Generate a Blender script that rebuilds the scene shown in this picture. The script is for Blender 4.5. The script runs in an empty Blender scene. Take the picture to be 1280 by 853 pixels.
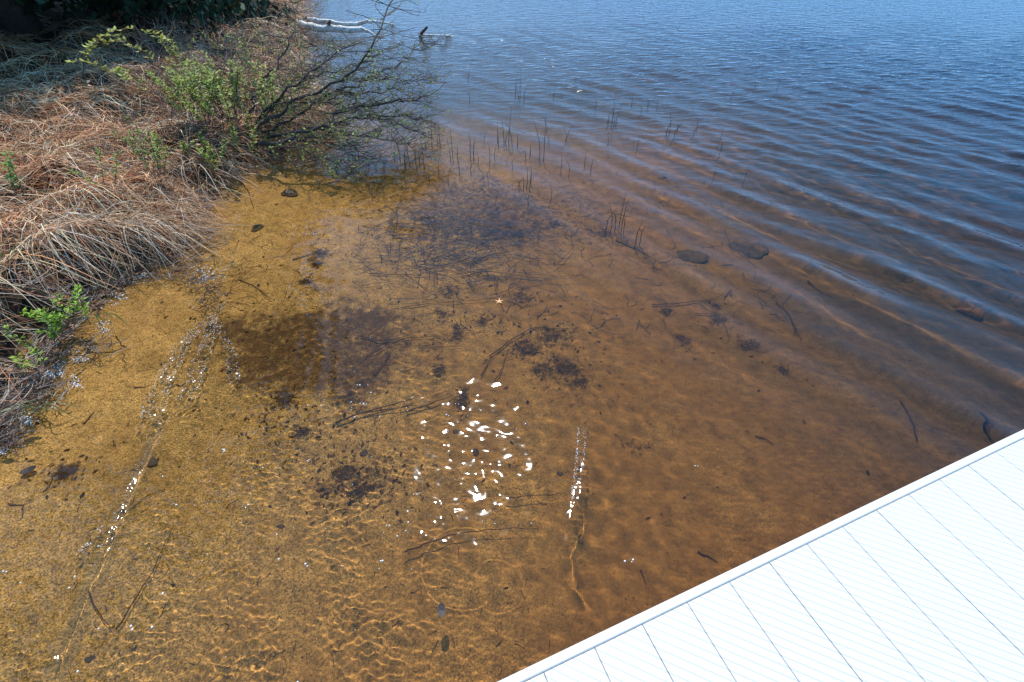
import bpy, math, random
import numpy as np
R = math.radians
C = bpy.context.scene.collection
S = bpy.context.scene
rs = np.random.RandomState(11)
rnd = random.Random(5)

# ---------------------------------------------------------------- camera, sky, sun, exposure
EYE = 1.85
cam = bpy.data.cameras.new('camera'); cam.lens = 17.0; cam.sensor_width = 36
cam.clip_start = 0.05; cam.clip_end = 2000
co = bpy.data.objects.new('camera', cam); C.objects.link(co)
co.location = (0, 0, EYE); co.rotation_euler = (R(47), 0, 0); S.camera = co
SUN_EL, SUN_AZ = 56.6, -6.7
w = bpy.data.worlds.new("World"); S.world = w; w.use_nodes = True
wt = w.node_tree; bg = wt.nodes['Background']; sk = wt.nodes.new('ShaderNodeTexSky')
sk.sky_type = 'NISHITA'; sk.sun_disc = False; sk.sun_elevation = R(SUN_EL); sk.sun_rotation = R(SUN_AZ)
sk.air_density = 1.0; sk.dust_density = 0.0; sk.ozone_density = 3.0; sk.altitude = 1500
tn = wt.nodes.new('ShaderNodeMix'); tn.data_type = 'RGBA'; tn.blend_type = 'MIX'; tn.inputs[0].default_value = .82   # an evenly blue, very clear spring sky
tn.inputs[7].default_value = (1.45, 4.7, 10.0, 1); wt.links.new(sk.outputs[0], tn.inputs[6]); wt.links.new(tn.outputs[2], bg.inputs[0]); bg.inputs[1].default_value = 0.15
L = bpy.data.lights.new('sun', 'SUN'); L.energy = 5.0; L.angle = R(.53); L.color = (1, .96, .9)
lo = bpy.data.objects.new('sun', L); C.objects.link(lo)
lo.rotation_euler = (R(-(90 - SUN_EL)), 0, R(-SUN_AZ)); lo.location = (-1, 8, 12)
L.cycles.is_caustics_light = True            # real light bent by the ripples draws the bright net on the sand
S.view_settings.view_transform = 'Standard'; S.view_settings.look = 'None'
S.view_settings.exposure = 0.0; S.view_settings.gamma = 1.0
S.cycles.max_bounces = 10; S.cycles.transparent_max_bounces = 8
S.cycles.sample_clamp_indirect = 6

# ---------------------------------------------------------------- helpers
FPX = 604.0; PIT = R(43)
def ray(px, py):
    dx = px - 640; dy = 426.5 - py
    return (dx, FPX * math.cos(PIT) + dy * math.sin(PIT), -FPX * math.sin(PIT) + dy * math.cos(PIT))
def at(px, py, z=0.0):
    d = ray(px, py); t = (z - EYE) / d[2]
    return (d[0] * t, d[1] * t, z)
_CN = {}
def cos_noise(X, Y, seed, lam, n=14, spread=.6):
    key = (seed, lam, n, spread)
    if key not in _CN:
        r = np.random.RandomState(seed); q = []
        for i in range(n):
            l = lam * 2 ** r.uniform(-spread, spread); a = r.uniform(0, 2 * math.pi); k = 2 * math.pi / l
            q.append((k * math.cos(a), k * math.sin(a), r.uniform(0, 6.28)))
        _CN[key] = (q, np.array(q))
    q, A = _CN[key]
    if np.ndim(X) == 0: return float(np.sin(A[:, 0] * X + A[:, 1] * Y + A[:, 2]).sum()) / math.sqrt(n / 2)
    Z = 0 * X
    for kx, ky, p in q: Z = Z + np.sin(kx * X + ky * Y + p)
    return Z / math.sqrt(n / 2)
SHY = [-8, 0, .9, 1.27, 1.66, 2.1, 2.48, 2.8, 3.06, 3.4, 3.7, 4.3, 4.8, 5.3, 6.1, 7, 8, 9.4, 10.8, 13.5, 20, 40, 90, 400]
SHX = [-3.6, -2.62, -2.44, -2.44, -2.50, -2.60, -2.60, -2.40, -2.36, -2.48, -2.52, -2.5, -2.32, -2.1, -2.35, -2.8, -3.15, -3.5, -4.0, -4.9, -7, -12, -16, -60]
def shore(Y): return np.interp(Y, SHY, SHX)
def sm(t): t = np.clip(t, 0, 1); return t * t * (3 - 2 * t)
def ground(X, Y):
    X = np.asarray(X, float); Y = np.asarray(Y, float)
    jag = .05 * cos_noise(X, Y, 5, .5) + .02 * cos_noise(X, Y, 6, .16)
    d = (X - shore(Y)) * .93 + jag * np.exp(-((X - shore(Y)) / .5) ** 2)
    dep = .006 + .034 * sm(d / .75) + .075 * np.maximum(d - .55, 0) + .028 * np.maximum(d - 2.8, 0) ** 2
    dep = 2.2 * (1 - np.exp(-dep / 2.2))
    rip = .0016 * cos_noise(X, Y, 21, .16) + .004 * cos_noise(X, Y, 22, .6)
    k = 2 * math.pi / .036
    ph = k * (X * .95 + Y * .30) + 1.3 * cos_noise(X, Y, 23, .5)
    msk = sm((X + .1) / .5) * sm((3.4 - Y) / 1.0)
    rip = rip + msk * .0032 * np.sin(ph)
    lowb = sm((3.1 - Y) / .5)
    land = .015 + (.20 + .09 * lowb) * sm(-d / (.2 + .06 * lowb)) + .12 * sm((-d - .4) / 2.0) + .06 * cos_noise(X, Y, 31, .8) * sm(-d / .5) + .25 * sm((-d - 3) / 6)
    return np.where(d > 0, -dep + rip * sm(d / .3), np.where(d > -.05, -.006 + (land + .006) * sm(-d / .05), land))
def bed_at(px, py, lift=0.0):
    """the point of the lake bed seen through the flat water at that pixel"""
    d = np.array(ray(px, py)); d /= np.linalg.norm(d)
    s = np.array([0, 0, EYE]) + d * (EYE / -d[2])
    c = -d[2]; n = 1 / 1.33; k = 1 - n * n * (1 - c * c)
    r = n * d + (n * c - math.sqrt(k)) * np.array([0, 0, 1])
    p = s
    for i in range(6):
        z = float(ground(p[0], p[1])) + lift
        if z > -.001: z = max(z, 0)
        p = s + r * (z / r[2])
    return (p[0], p[1], z)

def link(name, me, parent=None):
    o = bpy.data.objects.new(name, me); C.objects.link(o)
    if parent is not None: o.parent = parent
    return o
def tag(o, label=None, cat=None, group=None, kind=None):
    if label: o['label'] = label
    if cat: o['category'] = cat
    if group: o['group'] = group
    if kind: o['kind'] = kind
    return o
def empty(name, loc, label, cat, group=None):
    o = bpy.data.objects.new(name, None); C.objects.link(o); o.location = loc; o.empty_display_size = .05
    return tag(o, label, cat, group)
class MB:
    """collects vertices, faces and a colour per vertex, then links ONE mesh object"""
    def __init__(s): s.v = []; s.f3 = []; s.f4 = []; s.c = []; s.n = 0
    def add(s, v, f, c=(1, 1, 1)):
        v = np.asarray(v, float); f = np.asarray(f, int)
        (s.f4 if f.shape[1] == 4 else s.f3).append(f + s.n)
        s.v.append(v); c = np.asarray(c, float)
        s.c.append(np.broadcast_to(c, (len(v), 3)) if c.ndim == 1 else c); s.n += len(v)
    def tube(s, pts, r0, r1=None, sides=4, c=(1, 1, 1)):
        P = np.asarray(pts, float); n = len(P); r1 = r0 if r1 is None else r1
        T = np.gradient(P, axis=0); T /= np.linalg.norm(T, axis=1)[:, None] + 1e-9
        ref = np.array([0, 0, 1.]) if abs(T[0][2]) < .9 else np.array([1., 0, 0])
        A = np.cross(T, ref); A /= np.linalg.norm(A, axis=1)[:, None] + 1e-9; B = np.cross(T, A)
        rr = np.linspace(r0, r1, n) if np.ndim(r0) == 0 else np.asarray(r0)
        a = np.arange(sides) * 2 * math.pi / sides
        V = P[:, None] + rr[:, None, None] * (np.cos(a)[None, :, None] * A[:, None] + np.sin(a)[None, :, None] * B[:, None])
        i = np.arange(n * sides).reshape(n, sides); j = np.roll(i, -1, 1)
        F = np.stack([i[:-1], j[:-1], j[1:], i[1:]], -1).reshape(-1, 4)
        s.add(V.reshape(-1, 3), F, c)
        if sides >= 4:
            m = s.n - n * sides
            for row in (i[0], i[-1][::-1]):
                for q in range(1, sides - 1): s.f3.append(np.array([[row[0], row[q + 1], row[q]]]) + m)
    def box(s, M, sx, sy, sz, c=(1, 1, 1)):
        v = np.array([[x, y, z] for x in (-.5, .5) for y in (-.5, .5) for z in (-.5, .5)]) * (sx, sy, sz)
        s.add(v @ np.asarray(M[1]).T + M[0], [[0, 1, 3, 2], [4, 6, 7, 5], [0, 4, 5, 1], [2, 3, 7, 6], [0, 2, 6, 4], [1, 5, 7, 3]], c)
    def build(s, name, mat, parent=None, smooth=False, origin=None):
        V = np.concatenate(s.v)
        if origin is not None: V = V - np.asarray(origin)
        me = bpy.data.meshes.new(name)
        f3 = np.concatenate(s.f3) if s.f3 else np.zeros((0, 3), int); f4 = np.concatenate(s.f4) if s.f4 else np.zeros((0, 4), int)
        me.vertices.add(len(V)); me.vertices.foreach_set('co', V.astype(np.float32).ravel())
        lp = np.concatenate([f3.ravel(), f4.ravel()]).astype(np.int32)
        st = np.concatenate([np.arange(len(f3)) * 3, len(f3) * 3 + np.arange(len(f4)) * 4]).astype(np.int32)
        me.loops.add(len(lp)); me.loops.foreach_set('vertex_index', lp)
        me.polygons.add(len(st)); me.polygons.foreach_set('loop_start', st)
        me.update(calc_edges=True)
        me.polygons.foreach_set('use_smooth', np.full(len(st), smooth))
        ca = me.color_attributes.new('Col', 'FLOAT_COLOR', 'POINT')
        cc = np.ones((len(V), 4), np.float32); cc[:, :3] = np.concatenate(s.c); ca.data.foreach_set('color', cc.ravel())
        me.materials.append(mat)
        o = link(name, me, parent)
        if origin is not None and parent is None: o.location = origin
        return o
def grid_mesh(name, X, Y, Z, mat, attrs={}):
    m, n = X.shape
    v = np.stack([X.ravel(), Y.ravel(), Z.ravel()], 1).astype(np.float32)
    i = np.arange(n * m).reshape(m, n)
    q = np.stack([i[:-1, :-1], i[:-1, 1:], i[1:, 1:], i[1:, :-1]], -1).reshape(-1, 4).astype(np.int32)
    me = bpy.data.meshes.new(name); me.vertices.add(len(v)); me.vertices.foreach_set('co', v.ravel())
    me.loops.add(q.size); me.loops.foreach_set('vertex_index', q.ravel())
    me.polygons.add(len(q)); me.polygons.foreach_set('loop_start', np.arange(0, q.size, 4, dtype=np.int32))
    me.update(calc_edges=True); me.polygons.foreach_set('use_smooth', np.ones(len(q), bool))
    for k, a in attrs.items():
        at_ = me.attributes.new(k, 'FLOAT', 'POINT'); at_.data.foreach_set('value', a.astype(np.float32).ravel())
    me.materials.append(mat)
    return link(name, me)
def wet(o):
    for q in [o] + list(o.children_recursive): q.cycles.is_caustics_receiver = True
    return o

# materials
class N:
    def __init__(s, name):
        s.m = bpy.data.materials.new(name); s.m.use_nodes = True; s.t = s.m.node_tree
        s.p = s.t.nodes['Principled BSDF']; s.out = s.t.nodes['Material Output']
    def n(s, typ, **k):
        x = s.t.nodes.new(typ)
        for a, b in k.items():
            if a.startswith('i_'):
                key = a[2:].replace('_', ' '); x.inputs[int(key) if key.isdigit() else key].default_value = b
            else: setattr(x, a, b)
        return x
    def l(s, a, b): s.t.links.new(a, b)
    def mix(s, fac, a, b, mode='MIX'):
        x = s.n('ShaderNodeMix', data_type='RGBA', blend_type=mode)
        for v, k in ((fac, 0), (a, 6), (b, 7)):
            if hasattr(v, 'is_linked'): s.l(v, x.inputs[k])
            else: x.inputs[k].default_value = v
        return x.outputs[2]
    def math(s, op, a, b=0.0, c=0.0):
        x = s.n('ShaderNodeMath', operation=op)
        for v, k in ((a, 0), (b, 1), (c, 2)):
            if hasattr(v, 'is_linked'): s.l(v, x.inputs[k])
            else: x.inputs[k].default_value = v
        return x.outputs[0]
    def noise(s, scale, detail=3, vec=None, rough=.55):
        x = s.n('ShaderNodeTexNoise', i_Scale=scale, i_Detail=detail, i_Roughness=rough)
        if vec is not None: s.l(vec, x.inputs['Vector'])
        return x.outputs['Fac']
    def bump(s, h, strength=.3, dist=.01):
        b = s.n('ShaderNodeBump', i_Strength=strength, i_Distance=dist); s.l(h, b.inputs['Height']); return b.outputs[0]
def col(*c): return (c[0], c[1], c[2], 1)
def simple(name, base, rough=.8, var=.3, scale=40, vcol=False, trans=0, spec=.3, bump=.3, bdist=.003):
    g = N(name); tc = g.n('ShaderNodeTexCoord').outputs['Object']
    nz = g.noise(scale, 4, tc)
    ramp = g.n('ShaderNodeMapRange'); g.l(nz, ramp.inputs[0]); ramp.inputs[1].default_value = .3; ramp.inputs[2].default_value = .7
    ramp.inputs[3].default_value = 1 - var; ramp.inputs[4].default_value = 1 + var
    if vcol:
        a = g.n('ShaderNodeVertexColor', layer_name='Col').outputs[0]
        b = g.mix(1.0, a, col(*base), 'MULTIPLY')
    else:
        b = g.n('ShaderNodeRGB'); b.outputs[0].default_value = col(*base); b = b.outputs[0]
    vm = g.n('ShaderNodeVectorMath', operation='SCALE'); g.l(b, vm.inputs[0]); g.l(ramp.outputs[0], vm.inputs[3])
    g.l(vm.outputs[0], g.p.inputs['Base Color'])
    g.p.inputs['Roughness'].default_value = rough; g.p.inputs['Specular IOR Level'].default_value = spec
    if bump: g.l(g.bump(nz, bump, bdist), g.p.inputs['Normal'])
    if trans:
        td = g.n('ShaderNodeBsdfTranslucent'); g.l(vm.outputs[0], td.inputs[0])
        mx = g.n('ShaderNodeMixShader', i_Fac=trans); g.l(g.p.outputs[0], mx.inputs[1]); g.l(td.outputs[0], mx.inputs[2])
        g.l(mx.outputs[0], g.out.inputs[0])
    return g.m

def bed_material():
    g = N('sandy_bed'); pos = g.n('ShaderNodeNewGeometry').outputs['Position']
    bed_dark = g.n('ShaderNodeAttribute', attribute_name='bed_dark').outputs['Fac']
    land = g.n('ShaderNodeAttribute', attribute_name='land').outputs['Fac']
    silt = g.n('ShaderNodeAttribute', attribute_name='silt').outputs['Fac']
    big = g.noise(2.2, 5, pos); mid = g.noise(14, 6, pos, .65); fine = g.noise(150, 3, pos, .7); grain = g.noise(420, 2, pos, .6)
    sand = g.mix(g.n('ShaderNodeMapRange', i_1=.35, i_2=.65).outputs[0] if 0 else big, col(.35, .185, .045), col(.48, .275, .078))
    sand = g.mix(silt, sand, col(.32, .158, .038)); sand = g.mix(g.n('ShaderNodeAttribute', attribute_name='deep').outputs['Fac'], sand, col(.13, .098, .055))
    # grains of quartz and dark grit
    v = g.n('ShaderNodeTexVoronoi', i_Scale=210.0, feature='F1'); g.l(pos, v.inputs['Vector'])
    vs = g.n('ShaderNodeSeparateColor'); g.l(v.outputs['Color'], vs.inputs[0])
    gr = g.n('ShaderNodeMapRange', i_1=.0, i_2=1., i_3=.45, i_4=1.65); g.l(vs.outputs[0], gr.inputs[0])
    near = g.math('SUBTRACT', 1.0, silt)
    amt = g.math('MULTIPLY_ADD', g.math('SUBTRACT', gr.outputs[0], 1.0), g.math('MULTIPLY_ADD', near, .9, .12), 1.0)
    fm = g.n('ShaderNodeMapRange', i_1=.3, i_2=.7, i_3=.82, i_4=1.18); g.l(fine, fm.inputs[0])
    mm = g.n('ShaderNodeMapRange', i_1=.3, i_2=.7, i_3=.70, i_4=1.26); g.l(mid, mm.inputs[0])
    k = g.math('MULTIPLY', g.math('MULTIPLY', amt, fm.outputs[0]), mm.outputs[0])
    vm = g.n('ShaderNodeVectorMath', operation='SCALE'); g.l(sand, vm.inputs[0]); g.l(k, vm.inputs[3])
    # ragged darker brown patches, some of silt and rotting leaves
    t = g.math('ADD', bed_dark, g.math('MULTIPLY', g.math('SUBTRACT', g.noise(20, 10, pos, .8), .5), 3.0))
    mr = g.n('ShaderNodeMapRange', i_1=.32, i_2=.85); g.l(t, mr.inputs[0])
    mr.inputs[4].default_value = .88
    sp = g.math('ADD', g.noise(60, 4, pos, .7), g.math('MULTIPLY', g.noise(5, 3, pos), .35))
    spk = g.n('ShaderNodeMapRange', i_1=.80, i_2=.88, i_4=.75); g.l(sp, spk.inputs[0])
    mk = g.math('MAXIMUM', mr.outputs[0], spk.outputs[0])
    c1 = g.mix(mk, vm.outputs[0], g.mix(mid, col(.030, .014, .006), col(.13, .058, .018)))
    soil = g.mix(fine, col(.008, .005, .003), col(.04, .022, .013))
    c2 = g.mix(land, c1, soil)
    g.l(c2, g.p.inputs['Base Color']); g.p.inputs['Roughness'].default_value = .85; g.p.inputs['Specular IOR Level'].default_value = .2
    h = g.math('ADD', g.math('MULTIPLY', v.outputs['Distance'], g.math('MULTIPLY', near, .35)), g.math('MULTIPLY', fine, .6))
    g.l(g.bump(h, .55, .004), g.p.inputs['Normal'])
    return g.m
def water_material():
    g = N('lake_water'); t = g.t; t.nodes.remove(g.p)
    pos = g.n('ShaderNodeNewGeometry').outputs['Position']
    dep = g.n('ShaderNodeAttribute', attribute_name='depth').outputs['Fac']
    far = g.n('ShaderNodeAttribute', attribute_name='chop').outputs['Fac']
    cr = []
    for a in (.75, 1.2, 2.0):   # tea-brown water: absorption by the depth below each point
        cr.append(g.math('EXPONENT', g.math('MULTIPLY', dep, -a)))
    cc = g.n('ShaderNodeCombineColor')
    for i in range(3): g.l(cr[i], cc.inputs[i])
    mp = g.n('ShaderNodeMapping'); g.l(pos, mp.inputs[0]); mp.inputs['Rotation'].default_value = (0, 0, R(-28)); mp.inputs['Scale'].default_value = (.45, 1.25, 1)
    nz = g.noise(7.5, 3, mp.outputs[0], .6)
    b = g.n('ShaderNodeBump', i_Distance=.034); g.l(nz, b.inputs['Height']); g.l(far, b.inputs['Strength'])
    fr = g.n('ShaderNodeFresnel', i_IOR=1.333); g.l(b.outputs[0], fr.inputs['Normal'])
    rf = g.n('ShaderNodeBsdfRefraction', i_IOR=1.333, i_Roughness=0.0); g.l(cc.outputs[0], rf.inputs[0])
    gl = g.n('ShaderNodeBsdfGlossy'); g.l(g.math('MULTIPLY_ADD', g.n('ShaderNodeAttribute', attribute_name='froth').outputs['Fac'], .15, .042), gl.inputs['Roughness']); gl.inputs[0].default_value = (1, 1, 1, 1); g.l(b.outputs[0], gl.inputs['Normal'])
    mx = g.n('ShaderNodeMixShader'); g.l(fr.outputs[0], mx.inputs[0]); g.l(rf.outputs[0], mx.inputs[1]); g.l(gl.outputs[0], mx.inputs[2])
    g.l(mx.outputs[0], g.out.inputs[0])
    return g.m
M = {}
M['bed'] = bed_material(); M['water'] = water_material()
M['grass'] = simple('dry_sedge', (1, 1, 1), .55, .18, 60, vcol=True, trans=.22, spec=.35, bump=0)
M['twig'] = simple('dark_twig_bark', (.085, .055, .035), .75, .4, 90)
M['wettwig'] = simple('waterlogged_bark', (.085, .045, .022), .7, .4, 90)
M['shrubbark'] = simple('grey_brown_shrub_bark', (.045, .034, .027), .7, .45, 60)
M['stalk'] = simple('dead_stalk', (.035, .025, .022), .7, .4, 80)
M['leaf'] = simple('fresh_leaf', (1, 1, 1), .5, .2, 80, vcol=True, trans=.4, spec=.3, bump=0)
M['litter'] = simple('leaf_litter', (1, 1, 1), .5, .3, 60, vcol=True, spec=.5, bump=.2)
M['weed'] = simple('waterweed', (.12, .065, .028), .9, .4, 90, bump=0)
M['birch'] = simple('white_birch_bark', (.72, .68, .60), .6, .25, 25)
M['birchend'] = simple('weathered_wood', (.22, .15, .09), .8, .3, 40)
M['stone'] = simple('dark_stone', (.11, .07, .036), .8, .4, 30, bump=.5, bdist=.01)
M['needle'] = simple('dark_needles', (.022, .045, .014), .7, .4, 5, bump=0)
M['trunk'] = simple('pine_bark', (.10, .065, .045), .9, .4, 12, bump=.8, bdist=.02)
M['oak'] = simple('orange_oak_leaf', (.75, .36, .14), .5, .2, 50, bump=.2)
M['darkleaf'] = simple('dark_wet_leaf', (.03, .022, .018), .55, .5, 120, spec=.3)
M['foam'] = simple('foam', (.85, .84, .80), .35, .08, 60, spec=.6, bump=0)  # white of foam and bubbles, also of the dots standing in for glitter
def deck_material(name, groove):
    g = N(name); pos = g.n('ShaderNodeNewGeometry').outputs['Position']
    mp = g.n('ShaderNodeMapping'); g.l(pos, mp.inputs[0]); mp.inputs['Rotation'].default_value = (0, 0, R(groove[1])); mp.inputs['Location'].default_value = (0, .003, 0)
    nz = g.noise(9, 4, pos)
    c = g.mix(nz, col(.63, .585, .52), col(.67, .625, .56))
    if groove[0]:
        wv = g.n('ShaderNodeTexWave', wave_type='BANDS', bands_direction='Y', i_Scale=groove[0]); wv.inputs['Distortion'].default_value = .15
        g.l(mp.outputs[0], wv.inputs['Vector'])
        mr = g.n('ShaderNodeMapRange', i_1=.0, i_2=.12, i_3=.0, i_4=1.); g.l(wv.outputs['Fac'], mr.inputs[0])
        g.l(g.bump(mr.outputs[0], .5, .0008), g.p.inputs['Normal']); c = g.mix(mr.outputs[0], col(.50, .465, .42), c)
    sp = g.n('ShaderNodeMapRange', i_1=.70, i_2=.76, i_4=.5); g.l(g.noise(55, 2, pos), sp.inputs[0])
    c = g.mix(sp.outputs[0], c, col(.55, .54, .5))
    g.l(c, g.p.inputs['Base Color']); g.p.inputs['Roughness'].default_value = .5
    return g.m
M['deck'] = deck_material('white_deck_board', (14, 23)); M['trim'] = deck_material('white_trim', (0, 0))
M['metal'] = simple('galvanised_metal', (.45, .45, .44), .4, .15, 30)

# ---------------------------------------------------------------- ground (bank + lake bed) and water
def axis_rows(y0, y1, k):
    ys = [0.0]; y = 0.0
    while y < y1: y += (y * y + 3.4) / k if y < 16 else max(.25, y * .05); ys.append(y)
    back = list(np.linspace(y0, -.02, 40)); return np.array(back + ys)
def field(k, nu, y0, y1, umax=1.16):
    ys = axis_rows(y0, y1, k)
    uu = np.linspace(-umax, umax, nu) if nu < 600 else np.concatenate([np.linspace(-umax, -.1, 470), np.linspace(-.1, umax, 320)[1:]])
    u = np.concatenate([-np.geomspace(9, umax + .05, 22), uu, np.geomspace(umax + .05, 9, 22)])
    hw = np.where(ys > 0, 1.40 + .80 * ys, 1.40)
    return u[None, :] * hw[:, None], np.repeat(ys[:, None], len(u), 1)
# darker brown patches of the bed, some silty (pixel centre, half sizes in pixels, strength)
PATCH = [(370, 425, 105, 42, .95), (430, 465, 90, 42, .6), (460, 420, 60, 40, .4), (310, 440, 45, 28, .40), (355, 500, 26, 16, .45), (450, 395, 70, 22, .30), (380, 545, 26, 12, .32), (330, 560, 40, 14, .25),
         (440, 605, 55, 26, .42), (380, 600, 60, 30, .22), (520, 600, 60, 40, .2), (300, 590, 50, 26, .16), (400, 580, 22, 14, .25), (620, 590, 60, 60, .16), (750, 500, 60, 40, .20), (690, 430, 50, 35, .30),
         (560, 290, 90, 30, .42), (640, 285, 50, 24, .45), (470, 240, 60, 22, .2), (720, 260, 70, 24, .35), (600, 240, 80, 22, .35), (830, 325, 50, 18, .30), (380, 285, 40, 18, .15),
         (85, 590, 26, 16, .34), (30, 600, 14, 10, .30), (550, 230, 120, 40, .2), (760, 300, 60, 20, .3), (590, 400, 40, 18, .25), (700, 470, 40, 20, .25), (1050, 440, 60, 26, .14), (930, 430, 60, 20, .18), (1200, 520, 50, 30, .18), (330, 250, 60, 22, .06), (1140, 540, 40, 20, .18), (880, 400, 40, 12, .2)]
def bed_dark(X, Y):
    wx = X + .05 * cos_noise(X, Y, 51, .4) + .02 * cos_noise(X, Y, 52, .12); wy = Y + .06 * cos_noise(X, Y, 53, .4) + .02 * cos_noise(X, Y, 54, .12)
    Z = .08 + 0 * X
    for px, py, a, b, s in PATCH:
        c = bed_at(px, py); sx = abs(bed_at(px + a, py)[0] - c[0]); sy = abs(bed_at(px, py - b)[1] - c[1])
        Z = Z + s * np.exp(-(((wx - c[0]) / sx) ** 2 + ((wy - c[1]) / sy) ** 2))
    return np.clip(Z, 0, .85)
X, Y = field(560, 470, -6, 400)
Zg = ground(X, Y)
dd = X - shore(Y)
silt = np.clip(sm((dd - 1.0) / 2.6) + .16 * cos_noise(X, Y, 61, .8) + .10 * cos_noise(X, Y, 62, .25), 0, 1)
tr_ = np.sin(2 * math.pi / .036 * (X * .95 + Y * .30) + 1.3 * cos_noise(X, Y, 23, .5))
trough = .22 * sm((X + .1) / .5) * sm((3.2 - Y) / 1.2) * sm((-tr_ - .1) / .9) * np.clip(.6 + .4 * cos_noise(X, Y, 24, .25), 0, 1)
bed = grid_mesh('ground', X, Y, Zg, M['bed'], {'bed_dark': np.clip(bed_dark(X, Y) + trough, 0, .9), 'land': sm((Zg - .0) / .05), 'silt': silt, 'deep': np.maximum(sm((dd - 2.9) / 2.6), sm((Y - 3.9) / 2.6))})
tag(bed, 'sandy lake bed and low bank along the shore', None, None, 'structure'); wet(bed)

X, Y = field(1000, 690, -6, 400)
dist = np.where(Y > 0, (Y * Y + 3.4) / 1000, .006)
def band(seed, n, lam, spread, ang, aspread, slope, minl=5):
    r = np.random.RandomState(seed); Z = 0 * X
    for i in range(n):
        l = lam * 2 ** r.uniform(-spread, spread); a = R(ang + r.normal() * aspread); k = 2 * math.pi / l
        fade = sm((l / (dist * minl) - .6) / .8)
        Z = Z + fade * slope / k * np.sin(k * (math.cos(a) * X + math.sin(a) * Y) + r.uniform(0, 6.28))
    return Z / math.sqrt(n / 2)
s_ = .84 * X + .54 * Y
rough = sm((s_ - 1.35) / 3.0)
calmleft = sm((X + 3.3 + .0 * Y) / 2.0)
gust = .75 + .25 * cos_noise(X, Y, 71, 2.2)
swell = band(72, 14, .38, .7, 35, 9, .076) ; swell = swell + 12 * np.maximum(swell, 0) ** 2
chop = band(73, 30, .14, .9, 50, 28, .13, 4)
Zw = (swell * sm((s_ - .9) / 2.3) + chop * gust * rough ** 1.4 * (.35 + .65 * sm((Y - 2.8) / 3))) * np.clip(calmleft + .35 * sm((Y - 5) / 4), 0, 1)
shal = sm((2.25 - (X + 2.0)) / 1.4) * sm((3.6 - Y) / 1.6)
Zw = Zw + band(74, 44, .034, .85, 84, 24, .085, 3.4) * (.10 + .78 * shal * np.clip(.75 + .4 * cos_noise(X, Y, 77, .45), .2, 1.4)) * (1 - .6 * rough)
Zw = Zw + band(75, 20, .10, .7, 60, 60, .034) * (1 - rough * .5) * (1 - .6 * sm((X - .3) / .5)) + band(79, 24, .080, .6, 0, 180, .038, 4) * np.exp(-(((X + .1) / .8) ** 2 + ((Y - 1.25) / .7) ** 2))
# choppy tongues of ripples that throw glitter
def poly_dist(pts):
    D = np.full(X.shape, 9.); T = np.zeros(X.shape)
    sel = (Y < 6) & (Y > -.5); xs = X[sel]; ysel = Y[sel]; d0 = np.full(xs.shape, 9.); t0 = np.zeros(xs.shape); tot = len(pts) - 1
    for i in range(tot):
        a = np.array(pts[i][:2]); b = np.array(pts[i + 1][:2]); ab = b - a
        t = np.clip(((xs - a[0]) * ab[0] + (ysel - a[1]) * ab[1]) / (ab @ ab), 0, 1)
        d = np.hypot(xs - a[0] - t * ab[0], ysel - a[1] - t * ab[1])
        u = d < d0; d0 = np.where(u, d, d0); t0 = np.where(u, (i + t) / tot, t0)
    D[sel] = d0; T[sel] = t0; return D, T
fine = band(76, 30, .026, .4, 15, 70, .40, 2.2)
def tongue(pts, w0, w1, amp, soft=.35):
    D, T = poly_dist([at(*p) for p in pts]); W = w0 + (w1 - w0) * T
    return amp * sm((1 - D / W) / soft)
gl = 0 * X
for pts, w0, w1, a in (([(268, 396), (232, 425), (208, 470), (186, 530)], .03, .075, .9), ([(268, 400), (256, 440), (232, 500)], .02, .07, .75),
                       ([(270, 402), (290, 440), (292, 475)], .02, .05, .7), ([(728, 536), (724, 580), (717, 628)], .034, .028, .30),
                       ([(302, 266), (280, 290), (258, 325)], .03, .08, .7), ([(150, 640), (120, 670), (98, 692)], .02, .04, .6),
                       ([(110, 445), (90, 480), (75, 505)], .02, .03, .5)):
    gl = np.maximum(gl, tongue(pts, w0, w1, a))
gl = gl * np.clip(.75 + .45 * cos_noise(X, Y, 78, .09), .1, 1.2)
Zw = Zw + fine * gl
def ridge(pts, h, wd, wig=0.006):
    D, T = poly_dist([at(*p) for p in pts])
    D = D + wig * cos_noise(X, Y, 81, .12)
    return h * np.exp(-(D / wd) ** 2) * sm(T * 8) * sm((1 - T) * 5)
Zw = Zw + ridge([(60, 870), (74, 800), (103, 740), (140, 660), (165, 600), (190, 548), (215, 500)], .0105, .021, .005)
Zw = Zw + ridge([(735, 560), (724, 625), (711, 655), (716, 690), (742, 728)], .0036, .017, .004)
# rings left by drops
for px, py, r0 in ((338, 802, .045), (620, 693, .10), (338, 748, .02), (655, 800, .03), (575, 672, .16)):
    c = at(px, py); q = np.hypot(X - c[0], Y - c[1]); Zw = Zw + .00022 * np.exp(-((q - r0) / .012) ** 2) * np.cos((q - r0) / .004)
depth = np.clip(-ground(X, Y), .0, 2.5)
edge = sm(depth / .03)
Zw = Zw * (.25 + .75 * edge)
water = grid_mesh('lake_water', X, Y, Zw, M['water'], {'depth': depth, 'froth': gl, 'chop': .15 * rough + .85 * sm((Y - 2.5) / 6) * rough})
tag(water, 'clear tea-brown lake water with sun glints near and blue ripples farther out', None, None, 'structure')
water.cycles.is_caustics_caster = True

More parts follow.
